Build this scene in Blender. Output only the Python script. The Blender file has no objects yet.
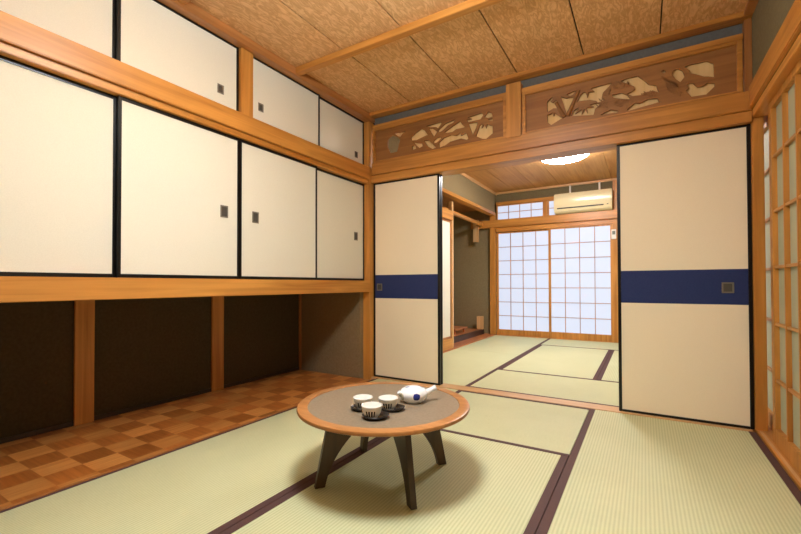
import bpy, bmesh, math, random
from mathutils import Vector, Matrix
random.seed(4)
PI = math.pi
S = bpy.context.scene
COL = S.collection

# ------------------------------------------------------------------ materials
def lin(c):
    return tuple((v/12.92 if v <= .04045 else ((v+.055)/1.055)**2.4) for v in [x/255 for x in c]) + (1.0,)

def base(name, rough=.5, color=None, spec=.5):
    m = bpy.data.materials.new(name); m.use_nodes = True
    nt = m.node_tree; b = nt.nodes['Principled BSDF']
    b.inputs['Roughness'].default_value = rough
    b.inputs['Specular IOR Level'].default_value = spec
    if color: b.inputs['Base Color'].default_value = lin(color)
    return m, nt, b

def N(nt, t, **kw):
    n = nt.nodes.new(t)
    for k, v in kw.items(): setattr(n, k, v)
    return n

def ramp(nt, fac, stops):
    r = N(nt, 'ShaderNodeValToRGB')
    e = r.color_ramp.elements
    while len(e) < len(stops): e.new(.5)
    for el, (p, c) in zip(e, stops): el.position = p; el.color = lin(c)
    nt.links.new(fac, r.inputs[0]); return r.outputs[0]

def bump(nt, b, h, strength, dist=.002):
    n = N(nt, 'ShaderNodeBump'); n.inputs['Strength'].default_value = strength
    n.inputs['Distance'].default_value = dist
    nt.links.new(h, n.inputs['Height']); nt.links.new(n.outputs[0], b.inputs['Normal'])

def coords(nt, scale, rand=True):
    tc = N(nt, 'ShaderNodeTexCoord'); mp = N(nt, 'ShaderNodeMapping')
    mp.inputs['Scale'].default_value = scale
    nt.links.new(tc.outputs['Object'], mp.inputs['Vector'])
    if rand:
        oi = N(nt, 'ShaderNodeObjectInfo')
        ml = N(nt, 'ShaderNodeMath', operation='MULTIPLY'); ml.inputs[1].default_value = 37.0
        nt.links.new(oi.outputs['Random'], ml.inputs[0])
        nt.links.new(ml.outputs[0], mp.inputs['Location'])
    return mp.outputs[0]

def wood(name, dark, light, axis='X', rough=.38, grain=26, spec=.5):
    m, nt, b = base(name, rough, spec=spec)
    s = [grain]*3; s['XYZ'.index(axis)] = grain*.045
    v = coords(nt, s)
    n1 = N(nt, 'ShaderNodeTexNoise'); n1.inputs['Scale'].default_value = 1; n1.inputs['Detail'].default_value = 5
    n1.inputs['Distortion'].default_value = .8
    nt.links.new(v, n1.inputs['Vector'])
    s2 = [3.0]*3; s2['XYZ'.index(axis)] = .8
    v2 = coords(nt, s2)
    n2 = N(nt, 'ShaderNodeTexNoise'); n2.inputs['Scale'].default_value = 1; n2.inputs['Detail'].default_value = 3
    nt.links.new(v2, n2.inputs['Vector'])
    mx = N(nt, 'ShaderNodeMath', operation='MULTIPLY_ADD')
    nt.links.new(n1.outputs[0], mx.inputs[0]); mx.inputs[1].default_value = .6
    ms = N(nt, 'ShaderNodeMath', operation='MULTIPLY'); ms.inputs[1].default_value = .4
    nt.links.new(n2.outputs[0], ms.inputs[0]); nt.links.new(ms.outputs[0], mx.inputs[2])
    c = ramp(nt, mx.outputs[0], [(.34, dark), (.64, light)])
    nt.links.new(c, b.inputs['Base Color'])
    bump(nt, b, n1.outputs[0], .12, .001)
    return m

def figured(name, dark, light, rough=.55, k=1.0):
    """swirly flat-sawn ceiling veneer, boards running along Y"""
    m, nt, b = base(name, rough)
    v = coords(nt, (10*k, 3.2*k, 5), True)
    n1 = N(nt, 'ShaderNodeTexNoise'); n1.inputs['Scale'].default_value = 1.3; n1.inputs['Detail'].default_value = 4
    n1.inputs['Distortion'].default_value = 1.2
    nt.links.new(v, n1.inputs['Vector'])
    ml = N(nt, 'ShaderNodeMath', operation='MULTIPLY'); ml.inputs[1].default_value = 22
    nt.links.new(n1.outputs[0], ml.inputs[0])
    sn = N(nt, 'ShaderNodeMath', operation='SINE'); nt.links.new(ml.outputs[0], sn.inputs[0])
    ad = N(nt, 'ShaderNodeMath', operation='MULTIPLY_ADD'); ad.inputs[1].default_value = .32; ad.inputs[2].default_value = .5
    nt.links.new(sn.outputs[0], ad.inputs[0])
    v2 = coords(nt, (120, 18, 5), True)
    n2 = N(nt, 'ShaderNodeTexNoise'); n2.inputs['Scale'].default_value = 1; n2.inputs['Detail'].default_value = 4
    nt.links.new(v2, n2.inputs['Vector'])
    mm = N(nt, 'ShaderNodeMix'); mm.data_type = 'FLOAT'; mm.inputs[0].default_value = .5
    nt.links.new(ad.outputs[0], mm.inputs[2]); nt.links.new(n2.outputs[0], mm.inputs[3])
    c = ramp(nt, mm.outputs[0], [(.28, dark), (.68, light)])
    nt.links.new(c, b.inputs['Base Color'])
    return m

def plaster(name, col, d=10, rough=.9, scale=60, spec=.2):
    m, nt, b = base(name, rough, spec=spec)
    v = coords(nt, (scale,)*3, False)
    n = N(nt, 'ShaderNodeTexNoise'); n.inputs['Scale'].default_value = 1; n.inputs['Detail'].default_value = 6
    nt.links.new(v, n.inputs['Vector'])
    c = ramp(nt, n.outputs[0], [(.3, [max(0, x-d) for x in col]), (.7, [min(255, x+d) for x in col])])
    nt.links.new(c, b.inputs['Base Color'])
    bump(nt, b, n.outputs[0], .15, .001)
    return m

def tatami(name, across, lo=(181, 186, 138), hi=(211, 213, 172)):
    m, nt, b = base(name, .62, spec=.35)
    v = coords(nt, (1, 1, 1), False)
    w = N(nt, 'ShaderNodeTexWave'); w.bands_direction = across
    w.inputs['Scale'].default_value = .314/.0145; w.inputs['Distortion'].default_value = .15
    nt.links.new(v, w.inputs['Vector'])
    s = [500, 500, 1]; s['XY'.index(across)] = 26
    v2 = coords(nt, s, True)
    n = N(nt, 'ShaderNodeTexNoise'); n.inputs['Scale'].default_value = 1; n.inputs['Detail'].default_value = 2
    nt.links.new(v2, n.inputs['Vector'])
    v3 = coords(nt, (3, 3, 3), True)
    n3 = N(nt, 'ShaderNodeTexNoise'); n3.inputs['Scale'].default_value = 1; n3.inputs['Detail'].default_value = 3
    nt.links.new(v3, n3.inputs['Vector'])
    a = N(nt, 'ShaderNodeMath', operation='MULTIPLY_ADD'); a.inputs[1].default_value = .42
    nt.links.new(w.outputs['Fac'], a.inputs[0])
    q = N(nt, 'ShaderNodeMath', operation='MULTIPLY_ADD'); q.inputs[1].default_value = .4
    nt.links.new(n.outputs[0], q.inputs[0])
    q3 = N(nt, 'ShaderNodeMath', operation='MULTIPLY'); q3.inputs[1].default_value = .3
    nt.links.new(n3.outputs[0], q3.inputs[0])
    nt.links.new(q3.outputs[0], q.inputs[2]); nt.links.new(q.outputs[0], a.inputs[2])
    c = ramp(nt, a.outputs[0], [(.2, lo), (.75, hi)])
    nt.links.new(c, b.inputs['Base Color'])
    bump(nt, b, w.outputs['Fac'], .35, .0015)
    return m

def parquet(name):
    m, nt, b = base(name, .33)
    tc = N(nt, 'ShaderNodeTexCoord'); mp = N(nt, 'ShaderNodeMapping')
    mp.inputs['Location'].default_value = (2.27, -.763, 0)
    nt.links.new(tc.outputs['Object'], mp.inputs['Vector'])
    ch = N(nt, 'ShaderNodeTexChecker'); ch.inputs['Scale'].default_value = 1/.157
    add = N(nt, 'ShaderNodeVectorMath', operation='ADD'); add.inputs[1].default_value = (0, .157, .05)
    nt.links.new(mp.outputs[0], add.inputs[0])
    nt.links.new(add.outputs[0], ch.inputs['Vector'])
    def gr(scale):
        v = coords(nt, scale, False)
        n = N(nt, 'ShaderNodeTexNoise'); n.inputs['Scale'].default_value = 1; n.inputs['Detail'].default_value = 5
        nt.links.new(v, n.inputs['Vector']); return n.outputs[0]
    ca = ramp(nt, gr((60, 4, 4)), [(.3, (190, 122, 58)), (.7, (218, 156, 86))])
    cb = ramp(nt, gr((4, 60, 4)), [(.3, (158, 90, 36)), (.7, (188, 116, 54))])
    mx = N(nt, 'ShaderNodeMix'); mx.data_type = 'RGBA'
    nt.links.new(ch.outputs['Fac'], mx.inputs[0]); nt.links.new(cb, mx.inputs[6]); nt.links.new(ca, mx.inputs[7])
    # each tile has a tone of its own
    wn = N(nt, 'ShaderNodeTexWhiteNoise'); sc = N(nt, 'ShaderNodeVectorMath', operation='SCALE'); sc.inputs['Scale'].default_value = 1/.157
    fl = N(nt, 'ShaderNodeVectorMath', operation='FLOOR')
    nt.links.new(add.outputs[0], sc.inputs[0]); nt.links.new(sc.outputs[0], fl.inputs[0]); nt.links.new(fl.outputs[0], wn.inputs['Vector'])
    hs = N(nt, 'ShaderNodeHueSaturation')
    mr = N(nt, 'ShaderNodeMapRange'); mr.inputs[3].default_value = .72; mr.inputs[4].default_value = 1.12
    nt.links.new(wn.outputs['Value'], mr.inputs[0]); nt.links.new(mr.outputs[0], hs.inputs['Value'])
    nt.links.new(mx.outputs[2], hs.inputs['Color'])
    nt.links.new(hs.outputs[0], b.inputs['Base Color'])
    return m

def emit(name, col, strength, basec=(240, 240, 240)):
    m, nt, b = base(name, .6, basec)
    b.inputs['Emission Color'].default_value = lin(col)
    b.inputs['Emission Strength'].default_value = strength
    return m

def cup_glaze(name):
    m, nt, b = base(name, .12)
    tc = N(nt, 'ShaderNodeTexCoord'); sp = N(nt, 'ShaderNodeSeparateXYZ')
    nt.links.new(tc.outputs['Object'], sp.inputs[0])
    at = N(nt, 'ShaderNodeMath', operation='ARCTAN2')
    nt.links.new(sp.outputs['Y'], at.inputs[0]); nt.links.new(sp.outputs['X'], at.inputs[1])
    def M(op, a, bb=None):
        n = N(nt, 'ShaderNodeMath', operation=op)
        for i, x in enumerate((a, bb)):
            if x is None: continue
            if isinstance(x, (int, float)): n.inputs[i].default_value = x
            else: nt.links.new(x, n.inputs[i])
        return n.outputs[0]
    sn = M('SINE', M('MULTIPLY', at.outputs[0], 22.0))
    bars = M('GREATER_THAN', sn, -.45)
    patch = M('GREATER_THAN', M('SINE', M('MULTIPLY', at.outputs[0], 3.0)), -.1)
    zlo = M('GREATER_THAN', sp.outputs['Z'], .009); zhi = M('LESS_THAN', sp.outputs['Z'], .037)
    r2 = M('ADD', M('POWER', sp.outputs['X'], 2.0), M('POWER', sp.outputs['Y'], 2.0))
    outer = M('GREATER_THAN', M('SQRT', r2), M('ADD', .0265, M('MULTIPLY', sp.outputs['Z'], .44)))
    patch = M('MULTIPLY', patch, outer)
    mask = M('MULTIPLY', M('MULTIPLY', bars, patch), M('MULTIPLY', zlo, zhi))
    mx = N(nt, 'ShaderNodeMix'); mx.data_type = 'RGBA'
    nt.links.new(mask, mx.inputs[0]); mx.inputs[6].default_value = lin((238, 236, 230)); mx.inputs[7].default_value = lin((40, 42, 46))
    nt.links.new(mx.outputs[2], b.inputs['Base Color'])
    return m

def pot_glaze(name, spots):
    m, nt, b = base(name, .1)
    tc = N(nt, 'ShaderNodeTexCoord')
    nz = N(nt, 'ShaderNodeTexNoise'); nz.inputs['Scale'].default_value = 60
    nt.links.new(tc.outputs['Object'], nz.inputs['Vector'])
    cur = None
    for (p, r, c) in spots:
        d = N(nt, 'ShaderNodeVectorMath', operation='DISTANCE'); d.inputs[1].default_value = p
        nt.links.new(tc.outputs['Object'], d.inputs[0])
        j = N(nt, 'ShaderNodeMath', operation='MULTIPLY_ADD'); j.inputs[1].default_value = .01
        nt.links.new(nz.outputs[0], j.inputs[0]); nt.links.new(d.outputs['Value'], j.inputs[2])
        l = N(nt, 'ShaderNodeMath', operation='LESS_THAN'); l.inputs[1].default_value = r+.005
        nt.links.new(j.outputs[0], l.inputs[0])
        mx = N(nt, 'ShaderNodeMix'); mx.data_type = 'RGBA'
        nt.links.new(l.outputs[0], mx.inputs[0])
        if cur is None: mx.inputs[6].default_value = lin((240, 240, 240))
        else: nt.links.new(cur, mx.inputs[6])
        mx.inputs[7].default_value = lin(c); cur = mx.outputs[2]
    nt.links.new(cur, b.inputs['Base Color'])
    return m

WD, WL = (172, 110, 44), (216, 153, 74)
W = {a: wood('wood_'+a, WD, WL, a) for a in 'XYZ'}
WB = {a: wood('wood_brown_'+a, (152, 94, 46), (192, 132, 76), a) for a in 'XYZ'}
PALE = {a: wood('wood_pale_'+a, (196, 150, 96), (226, 186, 134), a) for a in 'XYZ'}
REDW = wood('wood_red_Y', (170, 96, 52), (208, 134, 82), 'Y', .3)
CARVE = wood('carved_board', (132, 84, 38), (170, 116, 60), 'X', .55)
BACK = wood('added_pale_backing', (230, 190, 122), (246, 214, 154), 'Z', .6)
CEIL = figured('ceiling_veneer', (204, 154, 102), (236, 194, 142), k=2.2)
CEILF = wood('far_ceiling_boards', (188, 132, 72), (216, 164, 100), 'Y', .5, 30)
GAP = base('dark_gap', .9, (40, 22, 12))[0]
WALL = plaster('plaster_olive', (122, 112, 84), 5)
STRIP = plaster('plaster_grey', (116, 116, 112), 5)
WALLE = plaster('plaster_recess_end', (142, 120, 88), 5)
DARKW = wood('dark_wood_Y', (46, 32, 20), (70, 50, 32), 'Y', .5)
WALLR = plaster('plaster_recess_shaded', (78, 66, 48), 4)  # same plaster as the end wall, darkened: recess shade put into the colour
WALLF = plaster('plaster_tan', (140, 126, 94), 5)
PAPER = plaster('fusuma_paper', (230, 228, 213), 3, .75, 200)
PAPER2 = plaster('fusuma_paper_warm', (250, 237, 210), 2, .7, 200)
BLUE = plaster('indigo_band', (46, 58, 106), 4, .7, 200)
LACQ = base('black_lacquer', .3, (10, 8, 8))[0]
PULL = base('door_pull_bronze', .45, (132, 126, 114))[0]; PULL.node_tree.nodes['Principled BSDF'].inputs['Metallic'].default_value = .3
PULLIN = base('door_pull_recess', .5, (78, 74, 68))[0]
TATX = tatami('tatami_ribs_x', 'X'); TATY = tatami('tatami_ribs_y', 'Y')
HERI = plaster('tatami_border', (92, 66, 62), 6, .7, 400)
PARQ = parquet('parquet')
GLASS, _nt, _b = base('frosted_glass', .45, (176, 182, 158)); 
SHOJI = emit('shoji_paper_daylit', (220, 231, 255), .46, (128, 132, 140))
LAMPF = emit('lamp_diffuser_near', (240, 249, 255), 49)
LAMPB = emit('lamp_diffuser_far', (250, 250, 252), 46)
WHITE = base('white_plastic', .4, (232, 230, 222))[0]
IVORY = base('ivory_plastic', .18, (238, 228, 188))[0]
DARK = base('dark_plastic', .5, (48, 44, 36))[0]
GREYP = base('grey_display', .3, (120, 128, 118))[0]
TOPIN = plaster('table_inlay', (138, 122, 100), 7, .42, 90, .5)
RIM = wood('table_rim_wood', (160, 104, 54), (194, 136, 80), 'X', .3)
LEG = wood('table_leg_wood', (52, 36, 22), (78, 56, 34), 'Z', .4)
CUPM = cup_glaze('cup_glaze')
SAUC = base('saucer_lacquer', .25, (32, 22, 20))[0]
POTM = pot_glaze('teapot_glaze', [((.012, -.062, .036), .017, (44, 56, 140)), ((-.03, -.01, .078), .014, (170, 178, 206)), ((.036, .012, .074), .014, (150, 160, 196)), ((-.055, -.035, .03), .016, (178, 178, 158))])  # blue spots are decoration; the greenish-grey one paints shading below the spout
BLACKS = wood('ebonised_sill', (38, 28, 26), (64, 48, 44), 'Y', .3)

# ------------------------------------------------------------------ mesh helpers
class MB:
    def __init__(s): s.bm = bmesh.new()
    def box(s, x0, x1, y0, y1, z0, z1):
        vs = [s.bm.verts.new((x, y, z)) for z in (z0, z1) for y in (y0, y1) for x in (x0, x1)]
        for f in ((0, 2, 3, 1), (4, 5, 7, 6), (0, 1, 5, 4), (2, 6, 7, 3), (0, 4, 6, 2), (1, 3, 7, 5)):
            s.bm.faces.new([vs[i] for i in f])
        return s
    def lathe(s, prof, n=48, c=(0, 0, 0), cap0=True, cap1=True):
        rings = []
        for r, z in prof:
            rings.append([s.bm.verts.new((c[0]+r*math.cos(2*PI*i/n), c[1]+r*math.sin(2*PI*i/n), c[2]+z)) for i in range(n)])
        for a, b in zip(rings, rings[1:]):
            for i in range(n): s.bm.faces.new((a[i], a[(i+1) % n], b[(i+1) % n], b[i]))
        if cap0: s.bm.faces.new(rings[0][::-1])
        if cap1: s.bm.faces.new(rings[-1])
        return s
    def tube(s, pts, rad, n=16, caps=True):
        pts = [Vector(p) for p in pts]; rings = []
        for i, p in enumerate(pts):
            d = (pts[min(i+1, len(pts)-1)]-pts[max(i-1, 0)]).normalized()
            u = d.cross(Vector((0, 0, 1)));
            if u.length < 1e-4: u = Vector((1, 0, 0))
            u.normalize(); w = u.cross(d)
            r = rad[i] if isinstance(rad, (list, tuple)) else rad
            rings.append([s.bm.verts.new(p+u*r*math.cos(2*PI*k/n)+w*r*math.sin(2*PI*k/n)) for k in range(n)])
        for a, b in zip(rings, rings[1:]):
            for k in range(n): s.bm.faces.new((a[k], a[(k+1) % n], b[(k+1) % n], b[k]))
        if caps: s.bm.faces.new(rings[0][::-1]); s.bm.faces.new(rings[-1])
        return s
    def prism(s, poly, p0, ux, uz, depth):
        """polygon (u,v) in the plane (ux,uz) at p0, extruded along depth vector"""
        p0, ux, uz, depth = map(Vector, (p0, ux, uz, depth))
        a = [s.bm.verts.new(p0+ux*u+uz*v) for u, v in poly]
        b = [s.bm.verts.new(p0+ux*u+uz*v+depth) for u, v in poly]
        n = len(poly)
        s.bm.faces.new(a); s.bm.faces.new(b[::-1])
        for i in range(n): s.bm.faces.new((a[i], b[i], b[(i+1) % n], a[(i+1) % n]))
        return s
    def build(s, name, mat, parent=None, bevel=0, smooth=False, origin=None):
        bm = s.bm
        bmesh.ops.recalc_face_normals(bm, faces=bm.faces)
        if bevel:
            bmesh.ops.bevel(bm, geom=[e for e in bm.edges if len(e.link_faces) == 2 and e.calc_face_angle(0) > .6], offset=bevel, segments=2, affect='EDGES', clamp_overlap=True)
        off = Vector((0, 0, 0))
        if parent is not None:
            q = parent
            while q is not None: off += q.location; q = q.parent
        elif origin is not None: off = Vector(origin)
        elif origin is None:
            xs = [v.co for v in bm.verts]
            off = Vector(((min(v.x for v in xs)+max(v.x for v in xs))/2, (min(v.y for v in xs)+max(v.y for v in xs))/2, min(v.z for v in xs)))
        bmesh.ops.translate(bm, verts=bm.verts, vec=-off)
        me = bpy.data.meshes.new(name); bm.to_mesh(me); bm.free()
        me.materials.append(mat)
        if smooth:
            for p in me.polygons: p.use_smooth = True
            if hasattr(me, 'set_sharp_from_angle'): me.set_sharp_from_angle(angle=.7)
        o = bpy.data.objects.new(name, me); COL.objects.link(o)
        if parent is not None: o.parent = parent
        else: o.location = off
        return o

def box(*a): return MB().box(*a)

def thing(name, label, cat, loc, group=None):
    o = bpy.data.objects.new(name, None); COL.objects.link(o); o.empty_display_size = .05
    o.location = loc; o['label'] = label; o['category'] = cat
    if group: o['group'] = group
    return o

def tag(o, label, cat, group=None):
    o['label'] = label; o['category'] = cat
    if group: o['group'] = group
    return o

def struct(name, mb, mat, parent=None, bevel=0, origin=None, **k):
    o = mb.build(name, mat, parent, bevel, origin=origin, **k)
    if parent is None: o['kind'] = 'structure'
    return o

def sroot(name, loc):
    o = bpy.data.objects.new(name, None); COL.objects.link(o); o.empty_display_size = .05
    o.location = loc; o['kind'] = 'structure'; return o

_trim = [0]
def trim(mb, mat, bevel=.003, **k):
    _trim[0] += 1
    return struct('trim_%d' % _trim[0], mb, mat, bevel=bevel, **k)
LEFT_HOLES = [[(-1.999, 2.327), (-1.881, 2.322), (-1.922, 2.303), (-1.942, 2.281), (-1.994, 2.313)], [(-1.826, 2.255), (-1.782, 2.285), (-1.719, 2.311), (-1.685, 2.291), (-1.652, 2.242), (-1.681, 2.239), (-1.738, 2.225), (-1.768, 2.218), (-1.822, 2.223)], [(-1.802, 2.207), (-1.71, 2.177), (-1.705, 2.151), (-1.739, 2.139), (-1.773, 2.171)], [(-1.691, 2.199), (-1.643, 2.194), (-1.569, 2.114), (-1.606, 2.108), (-1.653, 2.141)], [(-1.643, 2.3), (-1.605, 2.292), (-1.559, 2.253), (-1.592, 2.214), (-1.615, 2.252)], [(-2.078, 2.28), (-2.03, 2.316), (-1.978, 2.288), (-1.942, 2.255), (-1.958, 2.196), (-1.978, 2.147), (-2.051, 2.146), (-2.083, 2.21)], [(-1.817, 2.171), (-1.782, 2.173), (-1.773, 2.141), (-1.807, 2.134)], [(-1.671, 2.326), (-1.523, 2.333), (-1.518, 2.316), (-1.55, 2.281), (-1.568, 2.297), (-1.624, 2.308)], [(-1.551, 2.267), (-1.482, 2.311), (-1.385, 2.327), (-1.403, 2.302), (-1.456, 2.289), (-1.51, 2.251), (-1.542, 2.244)], [(-1.492, 2.235), (-1.403, 2.278), (-1.342, 2.302), (-1.32, 2.265), (-1.295, 2.24), (-1.333, 2.239), (-1.377, 2.24), (-1.412, 2.223), (-1.465, 2.225)], [(-1.538, 2.107), (-1.542, 2.153), (-1.492, 2.189), (-1.421, 2.2), (-1.377, 2.183), (-1.342, 2.205), (-1.334, 2.175), (-1.287, 2.19), (-1.266, 2.138), (-1.278, 2.128), (-1.334, 2.151), (-1.43, 2.141), (-1.483, 2.118)], [(-1.597, 2.176), (-1.565, 2.199), (-1.528, 2.2), (-1.519, 2.186), (-1.565, 2.157), (-1.592, 2.158)], [(-1.273, 2.319), (-1.149, 2.331), (-1.133, 2.308), (-1.157, 2.278), (-1.265, 2.277), (-1.282, 2.301), (-1.236, 2.299)], [(-1.125, 2.291), (-1.093, 2.327), (-1.061, 2.308), (-1.055, 2.279), (-1.093, 2.276)], [(-1.265, 2.266), (-1.182, 2.26), (-1.199, 2.212), (-1.228, 2.159), (-1.249, 2.222)], [(-1.199, 2.145), (-1.166, 2.229), (-1.141, 2.24), (-1.15, 2.202), (-1.129, 2.229), (-1.109, 2.194), (-1.101, 2.227), (-1.077, 2.211), (-1.055, 2.202), (-1.054, 2.14), (-1.11, 2.104), (-1.142, 2.111)], [(-1.097, 2.265), (-1.055, 2.264), (-1.055, 2.241), (-1.077, 2.248)]]
RIGHT_HOLES = [[(-0.626, 2.296), (-0.59, 2.327), (-0.586, 2.309), (-0.599, 2.294), (-0.582, 2.282), (-0.566, 2.295), (-0.554, 2.292), (-0.542, 2.255), (-0.522, 2.221), (-0.546, 2.23), (-0.579, 2.238), (-0.624, 2.218)], [(-0.624, 2.196), (-0.603, 2.2), (-0.583, 2.209), (-0.579, 2.178), (-0.571, 2.202), (-0.531, 2.163), (-0.511, 2.154), (-0.527, 2.145), (-0.596, 2.113), (-0.624, 2.14)], [(-0.526, 2.315), (-0.486, 2.293), (-0.459, 2.295), (-0.443, 2.291), (-0.436, 2.281), (-0.471, 2.213), (-0.487, 2.179), (-0.506, 2.247)], [(-0.486, 2.322), (-0.443, 2.333), (-0.416, 2.334), (-0.443, 2.308), (-0.459, 2.303)], [(-0.397, 2.284), (-0.37, 2.31), (-0.355, 2.303), (-0.344, 2.263), (-0.335, 2.302), (-0.296, 2.296), (-0.318, 2.326), (-0.212, 2.331), (-0.183, 2.33), (-0.205, 2.305), (-0.241, 2.274), (-0.25, 2.236), (-0.231, 2.219), (-0.274, 2.209), (-0.285, 2.224), (-0.33, 2.243), (-0.39, 2.249), (-0.413, 2.246)], [(-0.456, 2.151), (-0.436, 2.188), (-0.398, 2.205), (-0.429, 2.162), (-0.383, 2.185), (-0.383, 2.147), (-0.364, 2.185), (-0.341, 2.146), (-0.349, 2.189), (-0.3, 2.186), (-0.33, 2.206), (-0.285, 2.209), (-0.256, 2.197), (-0.293, 2.168), (-0.304, 2.126)], [(-0.261, 2.115), (-0.21, 2.137), (-0.189, 2.14), (-0.147, 2.122), (-0.15, 2.111), (-0.217, 2.114)], [(-0.184, 2.243), (-0.125, 2.244), (-0.09, 2.22), (-0.07, 2.184), (-0.118, 2.199), (-0.174, 2.22)], [(-0.091, 2.118), (-0.044, 2.154), (-0.017, 2.143), (0.036, 2.162), (0.088, 2.153), (0.097, 2.124), (-0.091, 2.106)], [(-0.124, 2.324), (-0.11, 2.336), (-0.028, 2.337), (0.011, 2.296), (0.037, 2.262), (0.082, 2.242), (0.088, 2.214), (0.098, 2.189), (0.062, 2.213), (0.023, 2.211), (0.01, 2.195), (-0.057, 2.204), (-0.09, 2.228), (-0.063, 2.237), (-0.043, 2.247), (-0.046, 2.268), (-0.083, 2.293)], [(0.103, 2.134), (0.109, 2.121), (0.106, 2.118)], [(0.111, 2.329), (0.124, 2.337), (0.136, 2.322), (0.123, 2.314)], [(0.17, 2.294), (0.18, 2.318), (0.204, 2.322), (0.229, 2.3), (0.24, 2.26), (0.216, 2.229), (0.192, 2.255)], [(0.241, 2.323), (0.265, 2.331), (0.359, 2.329), (0.39, 2.302), (0.393, 2.215), (0.364, 2.227), (0.341, 2.233), (0.3, 2.259), (0.265, 2.276), (0.268, 2.29)], [(0.252, 2.209), (0.282, 2.208), (0.305, 2.173), (0.334, 2.173), (0.358, 2.188), (0.395, 2.175), (0.394, 2.154), (0.351, 2.114), (0.275, 2.118), (0.245, 2.166), (0.261, 2.177)]]
RIDGES = [[(0.114, 2.294), (0.139, 2.246), (0.151, 2.186)], [(0.126, 2.284), (0.153, 2.235), (0.163, 2.176)], [(0.139, 2.274), (0.165, 2.225), (0.175, 2.166)], [(0.151, 2.264), (0.178, 2.215), (0.188, 2.157)], [(0.164, 2.254), (0.189, 2.206), (0.2, 2.147)], [(0.176, 2.244), (0.203, 2.195), (0.212, 2.137)], [(0.188, 2.234), (0.209, 2.187), (0.224, 2.157)]]
NEEDLES = [[(-0.186, 2.333), (-0.199, 2.352)], [(-0.181, 2.308), (-0.179, 2.328)], [(-0.153, 2.305), (-0.162, 2.325)], [(-0.158, 2.278), (-0.148, 2.293)], [(-0.11, 2.271), (-0.122, 2.29)], [(-0.164, 2.313), (-0.18, 2.328)], [(-0.122, 2.304), (-0.132, 2.324)], [(-0.078, 2.287), (-0.085, 2.307)], [(-0.093, 2.293), (-0.086, 2.31)], [(-0.125, 2.27), (-0.118, 2.287)], [(-0.078, 2.289), (-0.085, 2.31)], [(-0.164, 2.297), (-0.176, 2.316)], [(-0.108, 2.286), (-0.104, 2.305)], [(-0.085, 2.285), (-0.091, 2.306)], [(-0.17, 2.284), (-0.17, 2.305)], [(-0.166, 2.289), (-0.157, 2.305)], [(-0.078, 2.274), (-0.093, 2.29)], [(-0.145, 2.327), (-0.16, 2.342)], [(-0.135, 2.315), (-0.131, 2.334)], [(-0.129, 2.297), (-0.14, 2.316)], [(-0.114, 2.297), (-0.104, 2.312)], [(-0.082, 2.296), (-0.087, 2.317)], [(-0.178, 2.294), (-0.167, 2.308)], [(-0.096, 2.274), (-0.085, 2.287)], [(-0.136, 2.303), (-0.121, 2.311)], [(-0.109, 2.283), (-0.105, 2.302)], [(-0.229, 2.185), (-0.214, 2.194)], [(-0.263, 2.187), (-0.27, 2.209)], [(-0.242, 2.166), (-0.254, 2.185)], [(-0.257, 2.217), (-0.269, 2.237)], [(-0.215, 2.158), (-0.213, 2.178)], [(-0.259, 2.169), (-0.255, 2.189)], [(-0.235, 2.199), (-0.238, 2.22)], [(-0.217, 2.157), (-0.232, 2.173)], [(-0.275, 2.182), (-0.288, 2.201)], [(-0.249, 2.217), (-0.243, 2.236)], [(-0.243, 2.189), (-0.245, 2.211)], [(-0.228, 2.143), (-0.235, 2.164)], [(-0.277, 2.172), (-0.264, 2.185)], [(-0.224, 2.176), (-0.224, 2.197)], [(-0.248, 2.205), (-0.256, 2.227)], [(-0.256, 2.171), (-0.26, 2.192)], [(-0.072, 2.154), (-0.067, 2.173)], [(-0.152, 2.171), (-0.166, 2.188)], [(-0.128, 2.145), (-0.115, 2.156)], [(-0.152, 2.155), (-0.141, 2.17)], [(-0.136, 2.186), (-0.126, 2.201)], [(-0.151, 2.156), (-0.158, 2.176)], [(-0.167, 2.173), (-0.16, 2.19)], [(-0.136, 2.145), (-0.13, 2.163)], [(-0.127, 2.167), (-0.124, 2.187)], [(-0.122, 2.145), (-0.123, 2.166)], [(-0.105, 2.178), (-0.094, 2.191)], [(-0.146, 2.154), (-0.137, 2.17)], [(-0.107, 2.173), (-0.095, 2.185)], [(-0.093, 2.172), (-0.077, 2.179)], [(-0.086, 2.16), (-0.085, 2.18)], [(-0.098, 2.14), (-0.084, 2.149)], [(-0.165, 2.171), (-0.156, 2.188)], [(-0.124, 2.175), (-0.114, 2.189)], [(-0.159, 2.182), (-0.161, 2.204)], [(-0.154, 2.187), (-0.149, 2.205)], [(0.035, 2.192), (0.024, 2.21)], [(0.002, 2.192), (-0.007, 2.211)], [(0.022, 2.205), (0.008, 2.22)], [(0.015, 2.193), (0.001, 2.208)], [(0.053, 2.177), (0.043, 2.196)], [(0.039, 2.185), (0.039, 2.205)], [(0.01, 2.186), (0.014, 2.205)], [(0.039, 2.172), (0.025, 2.186)], [(0.016, 2.189), (0.014, 2.209)], [(0.067, 2.171), (0.063, 2.191)], [(0.071, 2.177), (0.059, 2.194)], [(0.011, 2.198), (0.014, 2.217)], [(0.076, 2.183), (0.074, 2.203)], [(0.05, 2.198), (0.046, 2.218)], [(-0.206, 2.248), (-0.203, 2.267)], [(-0.196, 2.269), (-0.191, 2.289)], [(-0.228, 2.249), (-0.244, 2.263)], [(-0.204, 2.251), (-0.199, 2.27)], [(-0.205, 2.247), (-0.192, 2.258)], [(-0.226, 2.256), (-0.236, 2.277)], [(-0.222, 2.241), (-0.226, 2.263)], [(-0.196, 2.269), (-0.192, 2.288)]]
LX, LY, LZ = -.83, 1.05, 2.30
# ------------------------------------------------------------------ dimensions (metres)
CZ = 2.55          # ceiling
XW = .575           # right wall
Y0 = -.60          # wall behind the camera
YT = 3.212         # end of the mats / front of the sill

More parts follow.
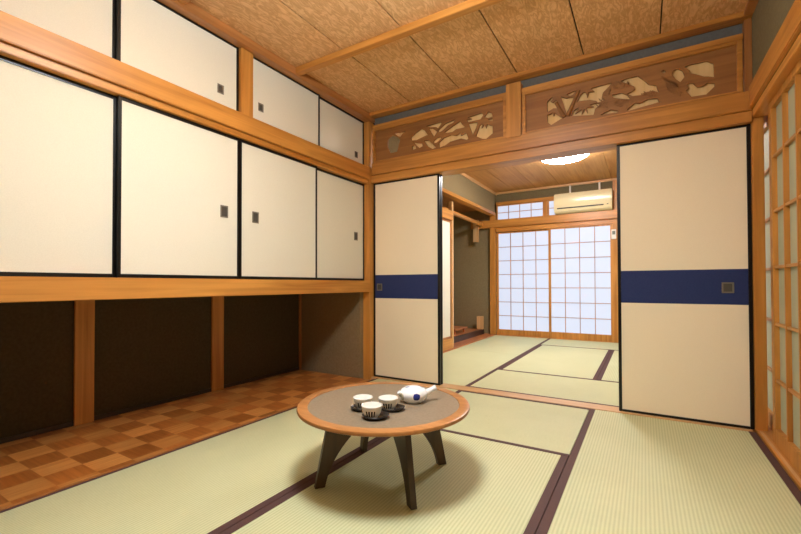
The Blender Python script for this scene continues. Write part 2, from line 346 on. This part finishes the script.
# ------------------------------------------------------------------ floors
struct('floor', box(-2.205, .60, Y0, 3.21, -.12, -.05), PALE['Y'])
struct('floor', box(-2.27, .70, 3.345, 7.06, -.12, -.05), PALE['Y'])
struct('floor', box(-3.14, -2.222, Y0, 3.125, -.06, 0), PARQ, origin=(0, 0, 0))
trim(box(-2.222, -2.205, Y0, 3.155, -.05, .004), WB['Y'], .001)             # edging of the parquet
trim(box(-2.36, .56, YT, 3.345, -.05, .004), PALE['X'], .002)               # sill of the wide doorway
for y in (3.245, 3.305):                                                     # running grooves
    pass

# ------------------------------------------------------------------ tatami mats
def mat(x0, x1, y0, y1, along, label, sides=(1, 1), bw=.036, group='tatami mats', asym=None):
    g = .0012
    x0 += g; x1 -= g; y0 += g; y1 -= g
    t = thing('tatami_mat', label, 'tatami mat', ((x0+x1)/2, (y0+y1)/2, -.05), group)
    a, b = (asym or bw if sides[0] else 0), (bw if sides[1] else 0)
    if along == 'Y':
        box(x0+a, x1-b, y0, y1, -.05, 0).build('woven_surface', TATX, t, .0015)
        if a: box(x0, x0+a, y0, y1, -.05, .001).build('cloth_border', HERI, t, .0015)
        if b: box(x1-b, x1, y0, y1, -.05, .001).build('cloth_border', HERI, t, .0015)
    else:
        box(x0, x1, y0+a, y1-b, -.05, 0).build('woven_surface', TATY, t, .0015)
        if a: box(x0, x1, y0, y0+a, -.05, .001).build('cloth_border', HERI, t, .0015)
        if b: box(x0, x1, y1-b, y1, -.05, .001).build('cloth_border', HERI, t, .0015)
    return t
mat(-2.205, -1.325, .35, YT, 'Y', 'green tatami mat lying between the checkered parquet strip and the round table', asym=.018)
mat(-1.325, -.345, 2.265, YT, 'X', 'half-size green tatami mat behind the round table, touching the wooden doorway sill', bw=.03)
mat(-1.325, -.345, .46, 2.265, 'Y', 'green tatami mat under the round tea table, in its shadow')
mat(-.345, .573, 1.36, YT, 'Y', 'ribbed green tatami mat at right, in front of the indigo-banded sliding door')
mat(-2.262, -1.33, 3.345, 5.22, 'Y', 'pale tatami mat in far room, left, just past the sill beside the slim pale post', (0, 1), group='far room tatami mats')
mat(-2.262, -1.33, 5.22, 7.05, 'Y', 'pale tatami mat in the far left corner, beside the alcove and the paper windows', (0, 1), group='far room tatami mats')
mat(-1.33, .58, 3.345, 4.22, 'X', 'pale tatami mat lying crosswise just beyond the wooden sill in the far room', group='far room tatami mats')
mat(-1.33, -.39, 4.22, 6.2, 'Y', 'pale tatami mat in the middle of the far room, between the two crosswise mats', group='far room tatami mats')
mat(-.39, .58, 4.22, 6.2, 'Y', 'pale tatami mat in the far room, mostly hidden behind the right sliding door', group='far room tatami mats')
mat(-1.33, .58, 6.2, 7.05, 'X', 'pale tatami mat lying crosswise along the foot of the far paper sliding doors', group='far room tatami mats')

# ------------------------------------------------------------------ ceiling, near room
CX = [-2.30, -1.797, -1.320, -.836, -.3595, .105, .60]
rt = sroot('ceiling', (-.85, 1.3, CZ))
for a, b in zip(CX, CX[1:]):
    box(a+.004, b-.004, Y0, 3.25, CZ, CZ+.012).build('ceiling_board', CEIL, rt, .001)
box(-3.1, .70, Y0, 3.42, CZ+.014, CZ+.05).build('ceiling_backing', GAP, rt)
for y in (2.19, 1.27, .36):
    trim(box(-2.29, XW, y, y+.055, CZ-.045, CZ), W['X'], .003)
trim(box(-2.33, -2.245, Y0, 3.25, 2.487, CZ), WB['Y'])                       # cornice, left
trim(box(-2.245, XW, 3.145, 3.235, 2.52, CZ), W['X'])                         # cornice, back
trim(box(XW-.045, XW+.01, Y0, 3.145, 2.52, CZ), WB['Y'])                        # cornice, right

# ------------------------------------------------------------------ left side: recess with cupboards above
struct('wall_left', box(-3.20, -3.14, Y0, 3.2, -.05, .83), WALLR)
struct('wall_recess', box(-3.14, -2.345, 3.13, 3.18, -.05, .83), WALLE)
for ya, yb in ((1.137, 1.245), (2.096, 2.206)):
    trim(box(-3.14, -3.118, ya, yb, 0, .83), W['Z'])
trim(box(-3.14, -3.118, 3.108, 3.13, 0, .83), WB['Z'])
struct('baseboard_left', box(-3.14, -3.13, Y0, 3.108, 0, .03), DARKW, bevel=.002)
trim(box(-2.36, -2.272, 3.18, 3.262, -.02, 2.487), W['Z'], .004)              # corner post
# kamoi and nageshi
trim(box(-2.345, -2.285, Y0, 3.18, 1.878, 1.917), W['Y'])
trim(box(-2.345, -2.262, Y0, 3.18, 1.917, 2.036), W['Y'], .004)
trim(box(-2.345, -2.285, 1.74, 1.836, 2.036, 2.487), W['Z'])                  # post between the overhead cupboards

def pull(door, x, y, z, ax, w=.055, h=.078):
    """recessed square pull with raised rim; ax = face direction"""
    m = MB(); d = .004; t = .009
    if ax == 'x':
        for (ya, yb, za, zb) in ((y-w/2, y+w/2, z-h/2, z-h/2+t), (y-w/2, y+w/2, z+h/2-t, z+h/2), (y-w/2, y-w/2+t, z-h/2+t, z+h/2-t), (y+w/2-t, y+w/2, z-h/2+t, z+h/2-t)):
            m.box(x, x+d, ya, yb, za, zb)
        o = m.build('door_pull', PULL, door, .001)
        MB().box(x, x+.0012, y-w/2+t, y+w/2-t, z-h/2+t, z+h/2-t).build('pull_recess', PULLIN, door)
    else:
        for (xa, xb, za, zb) in ((x-w/2, x+w/2, z-h/2, z-h/2+t), (x-w/2, x+w/2, z+h/2-t, z+h/2), (x-w/2, x-w/2+t, z-h/2+t, z+h/2-t), (x+w/2-t, x+w/2, z-h/2+t, z+h/2-t)):
            m.box(xa, xb, y-d, y, za, zb)
        o = m.build('door_pull', PULL, door, .001)
        MB().box(x-w/2+t, x+w/2-t, y-.0012, y, z-h/2+t, z+h/2-t).build('pull_recess', PULLIN, door)
    return o

def frame_mb(axis, p0, p1, a0, a1, z0, z1, st=.018, rl=.014):
    m = MB()
    def bx(u0, u1, w0, w1):
        if axis == 'x': m.box(p0, p1, u0, u1, w0, w1)
        else: m.box(u0, u1, p0, p1, w0, w1)
    bx(a0, a0+st, z0, z1); bx(a1-st, a1, z0, z1); bx(a0+st, a1-st, z0, z0+rl); bx(a0+st, a1-st, z1-rl, z1)
    return m

def cupboard_door(root, x, y0, y1, z0, z1, py=None, pz=None, st=.016):
    d = box(x-.016, x-.004, y0+st*.8, y1-st*.8, z0+.01, z1-.01).build('sliding_door', PAPER, root)
    frame_mb('x', x-.02, x+.001, y0, y1, z0, z1, st, .019 if z0 < 1.5 else .012).build('door_frame', LACQ, d, .0015)
    if py is not None: pull(d, x-.004, py, pz, 'x', *((.055, .078) if z0 < 1.5 else (.045, .058)))
    return d

cb = thing('cupboard', 'long cupboard with four cream sliding doors above the dark left-hand recess', 'cupboard', (-2.7, 1.3, .826))
m = MB(); m.box(-3.14, -2.285, Y0, 3.18, .90, .938).build('cupboard_floor', WB['Y'], cb)
box(-3.14, -2.40, 3.14, 3.18, .938, 1.876).build('side_panel', WALL, cb)
box(-3.20, -3.14, Y0, 3.18, .83, 1.99).build('back_panel', WALL, cb)
box(-2.345, -2.262, Y0, 3.18, .828, .937).build('front_beam', W['Y'], cb, .004)
cupboard_door(cb, -2.332, .30, 1.022, .939, 1.878)
cupboard_door(cb, -2.307, 1.018, 1.745, .939, 1.878, 1.632, 1.372)
cupboard_door(cb, -2.307, 1.747, 2.492, .939, 1.878, 1.876, 1.368)
cupboard_door(cb, -2.332, 2.465, 3.18, .939, 1.878, 3.05, 1.358)

oc = thing('overhead_cupboard', 'overhead cupboard at top left, left of the wooden post, with two cream sliding doors', 'cupboard', (-2.7, .9, 2.0), 'overhead cupboards')
box(-3.14, -2.345, Y0, 1.765, 2.0, 2.036).build('cupboard_floor', WB['Y'], oc)
cupboard_door(oc, -2.335, .30, 1.016, 2.037, 2.487)
cupboard_door(oc, -2.310, 1.012, 1.738, 2.037, 2.487, 1.605, 2.155)
oc = thing('overhead_cupboard', 'overhead cupboard nearest the room corner, right of the wooden post, with two cream sliding doors', 'cupboard', (-2.7, 2.5, 2.0), 'overhead cupboards')
box(-3.14, -2.345, 1.767, 3.18, 2.0, 2.036).build('cupboard_floor', WB['Y'], oc)
cupboard_door(oc, -2.310, 1.836, 2.527, 2.037, 2.487, 1.922, 2.155)
cupboard_door(oc, -2.335, 2.505, 3.18, 2.037, 2.487, 3.06, 2.138)

# ------------------------------------------------------------------ back: partition with wide doorway
trim(box(-2.27, .573, 3.205, 3.36, 1.89, 1.958), W['X'])                       # kamoi
trim(box(-2.25, .573, 3.185, 3.235, 1.958, 2.075), W['X'], .004)               # nageshi over it
trim(box(-2.25, .573, 3.34, 3.38, 1.958, 2.075), W['X'], .004)               # nageshi of the far side
trim(box(-.932, -.815, 3.175, 3.32, 2.06, 2.495), W['Z'], .005)                # short post between the transoms
trim(box(.573, .63, 3.225, 3.34, 0, 2.075), W['Z'], .004)                     # right corner post
trim(box(.538, .575, 3.19, 3.30, 2.06, 2.52), WB['Z'], .004)
struct('wall_back', box(-2.25, .60, 3.24, 3.29, 2.44, CZ), STRIP)
trim(box(-2.25, -.932, 3.20, 3.28, 2.405, 2.445), W['X'])
trim(box(-.815, .535, 3.20, 3.28, 2.405, 2.445), W['X'])
# ------------------------------------------------------------------ carved transoms
def curve_mesh(outer, holes, half):
    cu = bpy.data.curves.new('c', 'CURVE'); cu.dimensions = '2D'; cu.fill_mode = 'BOTH'; cu.extrude = half
    for poly in [outer]+holes:
        sp = cu.splines.new('POLY'); sp.points.add(len(poly)-1); sp.use_cyclic_u = True
        for p, (a, b) in zip(sp.points, poly): p.co = (a, b, 0, 1)
    ob = bpy.data.objects.new('c', cu); COL.objects.link(ob)
    dg = bpy.context.evaluated_depsgraph_get(); dg.update()
    me = bpy.data.meshes.new_from_object(ob.evaluated_get(dg))
    bpy.data.objects.remove(ob); bpy.data.curves.remove(cu)
    return me

def transom(x0, x1, z0, z1, holes, label, bx):
    Y = 3.215
    t = thing('carved_transom', label, 'transom', ((x0+x1)/2, Y, z0))
    box(bx, x1-.02, Y+.022, Y+.028, z0+.012, z1-.012).build('added_pale_backing', BACK, t)  # board added to brighten the openings, replacing the view to the far ceiling
    me = curve_mesh([(x0+.02, z0+.01), (x1-.02, z0+.01), (x1-.02, z1-.01), (x0+.02, z1-.01)], holes, .007)
    me.transform(Matrix.Rotation(PI/2, 4, 'X')); me.transform(Matrix.Translation((0, Y+.008, 0)) )
    me.transform(Matrix.Translation(-Vector(t.location))); me.name = 'carved_board'
    me.materials.clear(); me.materials.append(CARVE)
    o = bpy.data.objects.new('carved_board', me); COL.objects.link(o); o.parent = t
    m = MB(); w = .028
    m.box(x0, x0+w, Y-.018, Y+.03, z0, z1); m.box(x1-w, x1, Y-.018, Y+.03, z0, z1)
    m.box(x0+w, x1-w, Y-.018, Y+.03, z0, z0+.016); m.box(x0+w, x1-w, Y-.018, Y+.03, z1-.02, z1)
    m.build('transom_frame', W['X'], t, .004)
    return t

def leaf_spray(m, cx, cz, n, L, a0, a1, y=3.2155, w=.012):
    for i in range(n):
        a = a0+(a1-a0)*i/max(1, n-1); l = L*(.8+.3*((i*7) % 3)/2)
        ux, uz = math.cos(a), math.sin(a)
        m.prism([(0, 0), (l*.35, w*.5), (l, 0), (l*.35, -w*.5)], (cx, y, cz), (ux, 0, uz), (-uz, 0, ux), (0, -.006, 0))

tr = transom(-.812, .532, 2.077, 2.405, RIGHT_HOLES, 'long carved transom at right, with openwork bamboo and pine, above the doorway', -.79)
m = MB()
for (a, b) in (((-.56, 2.275), (-.50, 2.15)), ((-.40, 2.33), (-.478, 2.155))):
    m.tube([(a[0], 3.214, a[1]), ((a[0]+b[0])/2, 3.214, (a[1]+b[1])/2), (b[0], 3.214, b[1])], [.012, .013, .015], 10)
m.build('bamboo_stems', CARVE, tr, 0, True)
def ridge(m, p, q, w, d=.005):
    (x0, z0), (x1, z1) = p, q
    u = Vector((x1-x0, 0, z1-z0)); L = u.length; u.normalize(); v = Vector((-u.z, 0, u.x))
    m.prism([(0, -w*.3), (L*.4, -w*.5), (L, -w*.1), (L, w*.1), (L*.4, w*.5), (0, w*.3)], (x0, 3.2165, z0), u, v, (0, -d, 0))
m = MB()
for pl in RIDGES:
    for p, q in zip(pl, pl[1:]): ridge(m, p, q, .012)
m.build('carved_ridges', CARVE, tr)
m = MB()
for p, q in NEEDLES: ridge(m, p, q, .006, .006)
m.build('pine_needles', CARVE, tr)
tl = transom(-2.248, -.935, 2.077, 2.405, LEFT_HOLES, 'carved transom at left, beside the room corner, with openwork bamboo and a dark tree', -1.945)

# ------------------------------------------------------------------ fusuma of the doorway
_door = [0]
def fusuma(x0, x1, y, px=None, hz=.875):
    _door[0] += 1
    r = sroot('door_%d' % _door[0], ((x0+x1)/2, y, .004))
    z0, z1 = .004, 1.892
    box(x0+.012, x1-.012, y+.004, y+.02, z0+.012, z1-.012).build('paper_panel', PAPER2, r)
    box(x0+.018, x1-.018, y+.0028, y+.004, .768, .992).build('indigo_band', BLUE, r)
    frame_mb('y', y, y+.026, x0, x1, z0, z1, .02, .016).build('door_frame', LACQ, r, .002)
    if px is not None: pull(r, px, y+.0028, hz, 'y', .062, .068)
    return r
fusuma(-2.27, -1.556, 3.248, -2.20)
fusuma(-2.25, -1.557, 3.29)
fusuma(-.160, .572, 3.248, .452)
fusuma(-.150, .572, 3.285)

# ------------------------------------------------------------------ right wall with glazed lattice doors
struct('wall_right', box(XW, XW+.08, Y0, 3.3, 1.96, CZ), WALL)
trim(box(.555, .605, Y0, 3.225, 1.965, 2.10), W['Y'], .005)                     # nageshi
trim(box(.575, .70, Y0, 3.225, 1.915, 1.965), W['Y'])
trim(box(.625, .70, 3.225, 3.62, 1.915, 1.965), W['Y'])
struct('wall_right', box(.65, .74, 3.34, 3.62, 1.965, 2.53), WALL)                           # lintel with the grooves
m = MB(); m.box(.575, .70, Y0, 3.344, -.05, .012)
trim(m, W['Y'], .002)
trim(box(.585, .60, Y0, 3.20, .012, .0135), PALE['Y'], 0)                        # worn running strip
def lattice(name, x, y0, y1, z0, z1, cols, rows, mw=.014, st=.055, dep=.024):
    _door[0] += 1
    r = sroot('door_%d' % _door[0], (x+.015, (y0+y1)/2, z0))
    m = MB(); m.box(x, x+.03, y0, y0+st, z0, z1); m.box(x, x+.03, y1-st, y1, z0, z1)
    m.box(x, x+.03, y0+st, y1-st, z0, z0+.09); m.box(x, x+.03, y0+st, y1-st, z1-.045, z1)
    m.build('door_frame', W['Z'], r, .002)
    box(x+.022, x+.027, y0+st*.5, y1-st*.5, z0+.05, z1-.03).build('frosted_pane', GLASS, r)
    m = MB()
    for i in range(1, cols):
        y = y1-st-(y1-y0-2*st)*i/cols; m.box(x+.0, x+.022, y-mw/2, y+mw/2, z0+.09, z1-.045)
    m.build('lattice_uprights', W['Z'], r, .001)
    m = MB()
    for z in rows: m.box(x+.004, x+.021, y0+st, y1-st, z-.008, z+.008)
    m.build('lattice_bars', W['Y'], r, .001)
    return r
ROWS = [.366, .676, .99, 1.30, 1.605]
lattice('a', .612, 2.09, 3.03, .012, 1.92, 4, ROWS)
lattice('b', .656, 2.66, 3.60, .012, 1.92, 2, ROWS)
lattice('c', .612, 1.15, 2.088, .012, 1.92, 4, ROWS)
lattice('d', .656, .24, 1.18, .012, 1.92, 4, ROWS)
struct('wall_right', box(.60, .68, Y0, .26, -.05, 1.97), WALL)
struct('wall_near', box(-3.16, .70, Y0-.06, Y0, -.05, CZ), WALL)
struct('wall_right', box(.70, .74, Y0, 3.61, -.05, 2.0), WALL)

# ------------------------------------------------------------------ far room shell
YF = 7.06
CF = 2.535
rt = sroot('ceiling', (-.85, 5.2, CF))
k = 8
for i in range(k):
    a = -2.30+3.0*i/k; b = -2.30+3.0*(i+1)/k
    box(a+.0015, b-.0015, 3.38, YF+.02, CF, CF+.012).build('ceiling_board', CEILF, rt, .0008)
box(-2.40, .70, 3.40, YF+.1, CF+.014, CF+.04).build('ceiling_backing', GAP, rt)
struct('wall_far_right', box(.70, .76, 3.61, YF+.06, -.05, CF), WALLF)
m = MB(); m.box(-2.33, -2.262, 3.43, YF, 2.17, CF)
struct('wall_far_left', m, WALLF)
struct('wall_far', box(-3.2, -2.255, YF, YF+.05, -.05, CF), WALLF)
struct('wall_far', box(-2.255, .72, YF+.005, YF+.06, 2.33, CF), WALL)
struct('wall_far', box(-.345, .72, YF+.005, YF+.06, -.05, 2.33), WALLF)
struct('wall_far_left', box(-2.36, -2.30, 3.43, 4.40, -.05, 2.09), WALLF)
trim(box(-2.36, -2.255, 3.42, 7.04, 2.122, 2.172), W['Y'])                       # alcove lintel
trim(box(-2.31, -2.245, 3.45, YF, 2.49, CF), PALE['Y'])                             # cornices
trim(box(-2.245, .70, YF-.03, YF+.01, 2.50, CF), PALE['X'])
trim(box(-2.355, -2.262, YF-.075, YF+.02, 0, 2.36), W['Z'], .004)                     # left post
trim(box(-.405, -.32, YF-.06, YF+.02, 0, 2.50), W['Z'], .004)                       # right post
trim(box(-2.70, -.32, YF-.10, YF-.03, 1.905, 2.035), W['X'], .004)                  # nageshi over the paper doors
trim(box(-2.25, -.405, YF-.06, YF+.04, 1.825, 1.905), W['X'])
trim(box(-2.25, -.405, YF-.04, YF+.04, 2.30, 2.355), W['X'])
trim(box(-2.25, -.405, YF-.06, YF+.05, -.05, .006), W['X'])                           # sill
trim(box(-1.43, -1.375, YF-.04, YF+.03, 2.03, 2.30), W['Z'])

def shoji(name, x0, x1, y, z0, z1, cols, rows, st, br, tr_, mw=.0085):
    r = sroot(name, ((x0+x1)/2, y+.015, z0))
    m = MB(); m.box(x0, x0+st, y, y+.03, z0, z1); m.box(x1-st, x1, y, y+.03, z0, z1)
    m.box(x0+st, x1-st, y, y+.03, z0, z0+br); m.box(x0+st, x1-st, y, y+.03, z1-tr_, z1)
    m.build('window_frame' if 'window' in name else 'door_frame', W['Z'], r, .002)
    box(x0+st*.5, x1-st*.5, y+.02, y+.023, z0+br*.5, z1-tr_*.5).build('paper_pane', SHOJI, r)
    m = MB()
    for i in range(1, cols):
        x = x0+st+(x1-x0-2*st)*i/cols; m.box(x-mw/2, x+mw/2, y+.004, y+.02, z0+br, z1-tr_)
    for q in range(1, rows):
        z = z0+br+(z1-tr_-z0-br)*q/rows; m.box(x0+st, x1-st, y+.006, y+.02, z-mw/2, z+mw/2)
    m.build('lattice_bars', WB['Z'], r)
    return r
_door[0] += 1; shoji('door_%d' % _door[0], -2.25, -1.325, YF-.012, .006, 1.828, 4, 7, .032, .098, .03)
_door[0] += 1; shoji('door_%d' % _door[0], -1.36, -.405, YF-.045, .006, 1.828, 4, 7, .038, .105, .02)
shoji('window_1', -2.25, -1.43, YF-.012, 2.035, 2.302, 4, 2, .022, .016, .014)
shoji('window_2', -1.375, -.405, YF-.012, 2.035, 2.302, 4, 2, .022, .016, .014)
struct('wall_far', box(-2.3, -.3, YF+.07, YF+.09, -.05, CF), WALL)

# alcove (tokonoma)
struct('wall_alcove', box(-3.25, -3.20, 4.30, YF+.05, -.05, 2.3), WALLF)
struct('ceiling', box(-3.22, -2.33, 4.30, YF, 2.25, 2.30), WB['Y'])
struct('wall_alcove', box(-3.22, -2.36, 4.30, 4.36, -.05, 2.25), WALLF)
struct('floor', box(-3.22, -2.262, 4.36, YF, -.05, .012), REDW)
trim(box(-2.50, -2.46, 5.40, 6.97, .012, .10), BLACKS, .004)                           # black sill of the raised floor
trim(box(-3.20, -2.50, 5.40, 6.97, .012, .096), REDW, .003)
tag(box(-2.56, -2.45, 6.86, 6.93, .1, .33).build('wooden_block', PALE['Z'], None, .004), 'small pale upright wooden block standing on the end of the black alcove sill', 'block')
st_ = thing('low_stand', 'low brown stand on the alcove floor behind the slim pale post', 'stand', (-2.78, 6.2, .096))
box(-3.0, -2.57, 5.95, 6.45, .165, .185).build('stand_top', REDW, st_, .003)
for sx in (-2.97, -2.63):
    for sy in (5.99, 6.38): box(sx, sx+.03, sy, sy+.03, .096, .165).build('leg', REDW, st_, .002)
trim(MB().tube([(-2.44, 5.18, 1.975), (-2.50, 6.97, 1.975)], .034, 20), W['Y'], 0, smooth=True)   # round lintel pole
trim(box(-2.64, -2.54, 6.90, 6.955, 1.66, 2.06), PALE['Z'], .006)                        # hanging half post
trim(box(-2.345, -2.285, 5.18, 5.23, .012, 2.06), PALE['Z'], .006)                        # slim pale post
trim(box(-2.345, -2.27, 4.30, 5.18, 1.79, 1.92), W['Y'], .004)                            # nageshi over the closet door
trim(box(-2.345, -2.285, 4.30, 5.18, .012, .15), W['Y'], .003)
_door[0] += 1
r = sroot('door_%d' % _door[0], (-2.31, 4.75, .15))
box(-2.322, -2.310, 4.40, 5.17, .15, 1.79).build('paper_panel', PAPER, r)
frame_mb('x', -2.33, -2.302, 4.40, 5.18, .15, 1.79, .02, .03).build('door_frame', WB['Z'], r, .002)

# ------------------------------------------------------------------ air conditioner
ac = thing('air_conditioner', 'cream wall-mounted air conditioner above the far paper doors', 'air conditioner', (-.82, YF, 2.04))
prof = [(0, .0), (-.12, .0), (-.175, .03), (-.20, .075), (-.205, .235), (-.195, .295), (-.17, .318), (0, .32)]
m = MB(); m.prism(prof, (-1.24, YF-.002, 2.038), (0, 1, 0), (0, 0, 1), (.835, 0, 0))
m.build('body', IVORY, ac, .008, True)
box(-1.19, -.52, YF-.2085, YF-.19, 2.105, 2.122).build('air_slot', DARK, ac)
m = MB(); m.prism([(-.196, .078), (-.178, .036), (-.172, .036), (-.19, .078)], (-1.19, YF-.006, 2.032), (0, 1, 0), (0, 0, 1), (.67, 0, 0))
m.build('louver', IVORY, ac, .001)
box(-.475, -.455, YF-.209, YF-.2, 2.115, 2.125).build('indicator', DARK, ac)
for x in (-1.03, -.60):
    box(x, x+.026, YF-.05, YF-.03, 2.35, 2.50).build('hanging_strap', WHITE, ac, .002)
rc = thing('wall_controller', 'small white controller with a grey screen on the far right post', 'controller', (-.39, YF-.06, 1.59))
box(-.425, -.36, YF-.08, YF-.06, 1.59, 1.74).build('case', WHITE, rc, .004)
box(-.413, -.372, YF-.0812, YF-.079, 1.66, 1.715).build('screen', GREYP, rc)

# ------------------------------------------------------------------ lamps
l = thing('ceiling_lamp', 'round glowing ceiling lamp in the far room, half hidden by the doorway beam', 'lamp', (-.82, 5.2, CF))
MB().lathe([(.10, 0), (.12, -.02), (.12, -.035)], 40, (-.82, 5.2, CF)).build('base', WHITE, l, 0, True)
MB().lathe([(.275, -.035), (.285, -.05), (.28, -.085), (.24, -.108), (.14, -.12), (.03, -.123)], 48, (-.82, 5.2, CF)).build('diffuser', LAMPB, l, 0, True)
l = thing('pendant_lamp', 'round pendant lamp hanging from the near ceiling above the tea table', 'lamp', (LX, LY, CZ))
MB().lathe([(.05, 0), (.05, -.03)], 24, (LX, LY, CZ)).build('canopy', WHITE, l, 0, True)
MB().tube([(LX, LY, CZ-.03), (LX, LY, LZ+.06)], .006, 8).build('cord', WHITE, l, 0, True)
MB().lathe([(.03, .062), (.12, .055), (.2, .035), (.235, 0), (.2, -.035), (.12, -.055), (.03, -.062)], 48, (LX, LY, LZ)).build('diffuser', LAMPF, l, 0, True)

# ------------------------------------------------------------------ tea table
TX, TY, TZ, TR = -1.061, 1.603, .345, .402
tb = thing('tea_table', 'low round tea table with wooden rim and four dark curved legs', 'table', (TX, TY, 0))
C = (TX, TY, 0)
MB().lathe([(.353, TZ-.020), (TR-.010, TZ-.020), (TR-.002, TZ-.016), (TR, TZ-.009), (TR-.003, TZ-.002), (TR-.008, TZ), (.354, TZ), (.353, TZ-.004)], 96, C, False, False).build('rim', RIM, tb, 0, True)
MB().lathe([(.06, TZ-.0195), (.3525, TZ-.0195), (.3525, TZ-.003), (.05, TZ-.003)], 96, C).build('table_top', TOPIN, tb)
ang = [math.atan2(.248, .186), math.atan2(-.17, .243), math.atan2(-.25, -.185), math.atan2(.17, -.243)]
for a in ang:
    zt = TZ-.02
    ins = []
    for i in range(15):
        t = 1-i/14
        ins.append((.327-.066*t-(.044+.20*t**2.2), .0015+(zt-.0015)*t))
    poly = [(.327, .0015), (.261, zt), (.03, zt), (.03, zt-.022), (ins[0][0]-.03, zt-.022)]+ins[1:]
    u = Vector((math.cos(a), math.sin(a), 0)); w = Vector((-math.sin(a), math.cos(a), 0))
    MB().prism(poly, Vector((TX, TY, 0))-w*.013, u, (0, 0, 1), w*.026).build('leg', LEG, tb, .002)

# ------------------------------------------------------------------ cups, saucers, teapot
def saucer(x, y, rot, label):
    t = MB(); n = 40; prof = [(.60, 0), (.8, .001), (.96, .010), (1.0, .014), (.97, .015), (.78, .0065), (.5, .0045)]
    bm = t.bm; rings = []
    for r, z in prof:
        ring = []
        for i in range(n):
            a = 2*PI*i/n; ax = .058*r*math.cos(a)*(1+.06*math.cos(a)); ay = .050*r*math.sin(a)
            ring.append(bm.verts.new((ax, ay, z+(.006*max(0, abs(math.cos(a))-.7) if r > .9 else 0))))
        rings.append(ring)
    for a_, b_ in zip(rings, rings[1:]):
        for i in range(n): bm.faces.new((a_[i], a_[(i+1) % n], b_[(i+1) % n], b_[i]))
    bm.faces.new(rings[0][::-1]); bm.faces.new(rings[-1])
    o = t.build('saucer', SAUC, None, 0, True, origin=(0, 0, 0))
    o.location = (x, y, TZ-.003); o.rotation_euler.z = rot
    return tag(o, label, 'saucer', 'dark saucers on the tea table')
def cup(x, y, rot, label):
    o = MB().lathe([(.022, 0), (.026, .0), (.026, .004), (.033, .010), (.039, .024), (.0435, .043), (.0445, .049), (.0435, .0505), (.0415, .049), (.037, .028), (.030, .013), (.012, .009)], 48).build('teacup', CUPM, None, 0, True, origin=(0, 0, 0))
    o.location = (x, y, TZ-.003+.0052); o.rotation_euler.z = rot
    return tag(o, label, 'teacup', 'white teacups on the tea table')
cups = [((-.979, 1.387), 'front', 0), ((-1.082, 1.465), 'left', 1), ((-.980, 1.515), 'right', 2)]
SA = .70
dx, dy = math.cos(SA)*.014, math.sin(SA)*.014
saucer(-.979+dx, 1.387+dy, SA, 'dark saucer nearest the camera, under the foremost teacup')
saucer(-1.082-dx*.2, 1.465-dy*.2, SA+.5, 'dark saucer at left, under the left rear teacup')
saucer(-.980+dx, 1.515+dy, SA-.25, 'dark saucer at right, under the teacup closest to the teapot')
cup(-.979, 1.387, 0.4, 'white teacup with dark vertical stripes, foremost of the three')
cup(-1.082, 1.465, 0.45, 'white striped teacup at left rear, farthest from the teapot')
cup(-.980, 1.515, 0.42, 'white striped teacup at right rear, closest to the teapot')

pt = thing('teapot', 'white porcelain teapot with blue spots and a straight side handle', 'teapot', (-.948, 1.687, TZ-.0025))
pt.rotation_euler.z = .545
def pbuild(mb, name):
    o = mb.build(name, POTM, None, 0, True, origin=(0, 0, 0)); o.parent = pt; return o
pbuild(MB().lathe([(.035, 0), (.042, 0), (.045, .004), (.060, .014), (.068, .032), (.066, .046), (.055, .060), (.036, .067)], 56), 'body')
pbuild(MB().lathe([(.038, .065), (.038, .068), (.028, .0715), (.010, .0735), (.004, .0735)], 40), 'lid')
pbuild(MB().tube([(.05, 0, .036), (.075, .006, .047), (.092, .010, .055), (.108, .014, .062)], [.018, .014, .0125, .0145], 20), 'handle')
pbuild(MB().tube([(-.045, -.018, .034), (-.062, -.026, .042), (-.070, -.031, .052)], [.018, .012, .009], 16), 'spout')

# ------------------------------------------------------------------ camera, world
w = bpy.data.worlds.new('World'); S.world = w; w.use_nodes = True
w.node_tree.nodes['Background'].inputs[0].default_value = (.8, .85, 1, 1)
w.node_tree.nodes['Background'].inputs[1].default_value = .3
f, yaw, pitch, roll = 403.494, -.543246, .013528, -.0022706
cyw, syw, cp, sp = math.cos(yaw), math.sin(yaw), math.cos(pitch), math.sin(pitch)
F = Vector((syw*cp, cyw*cp, sp)); R_ = Vector((cyw, -syw, 0)); U = R_.cross(F)
R2 = R_*math.cos(roll)+U*math.sin(roll); U2 = -R_*math.sin(roll)+U*math.cos(roll)
cam = bpy.data.cameras.new('camera'); co = bpy.data.objects.new('camera', cam); COL.objects.link(co)
co.matrix_world = Matrix(((R2.x, U2.x, -F.x, 0), (R2.y, U2.y, -F.y, 0), (R2.z, U2.z, -F.z, .9), (0, 0, 0, 1)))
cam.sensor_width = 36; cam.lens = 36*f/801; cam.shift_y = 12/801; cam.clip_start = .02
S.camera = co
vs = S.view_settings
vs.view_transform = 'Standard'; vs.look = 'None'; vs.exposure = .8; vs.gamma = 1; vs.use_curve_mapping = False
S.cycles.max_bounces = 12; S.cycles.diffuse_bounces = 6
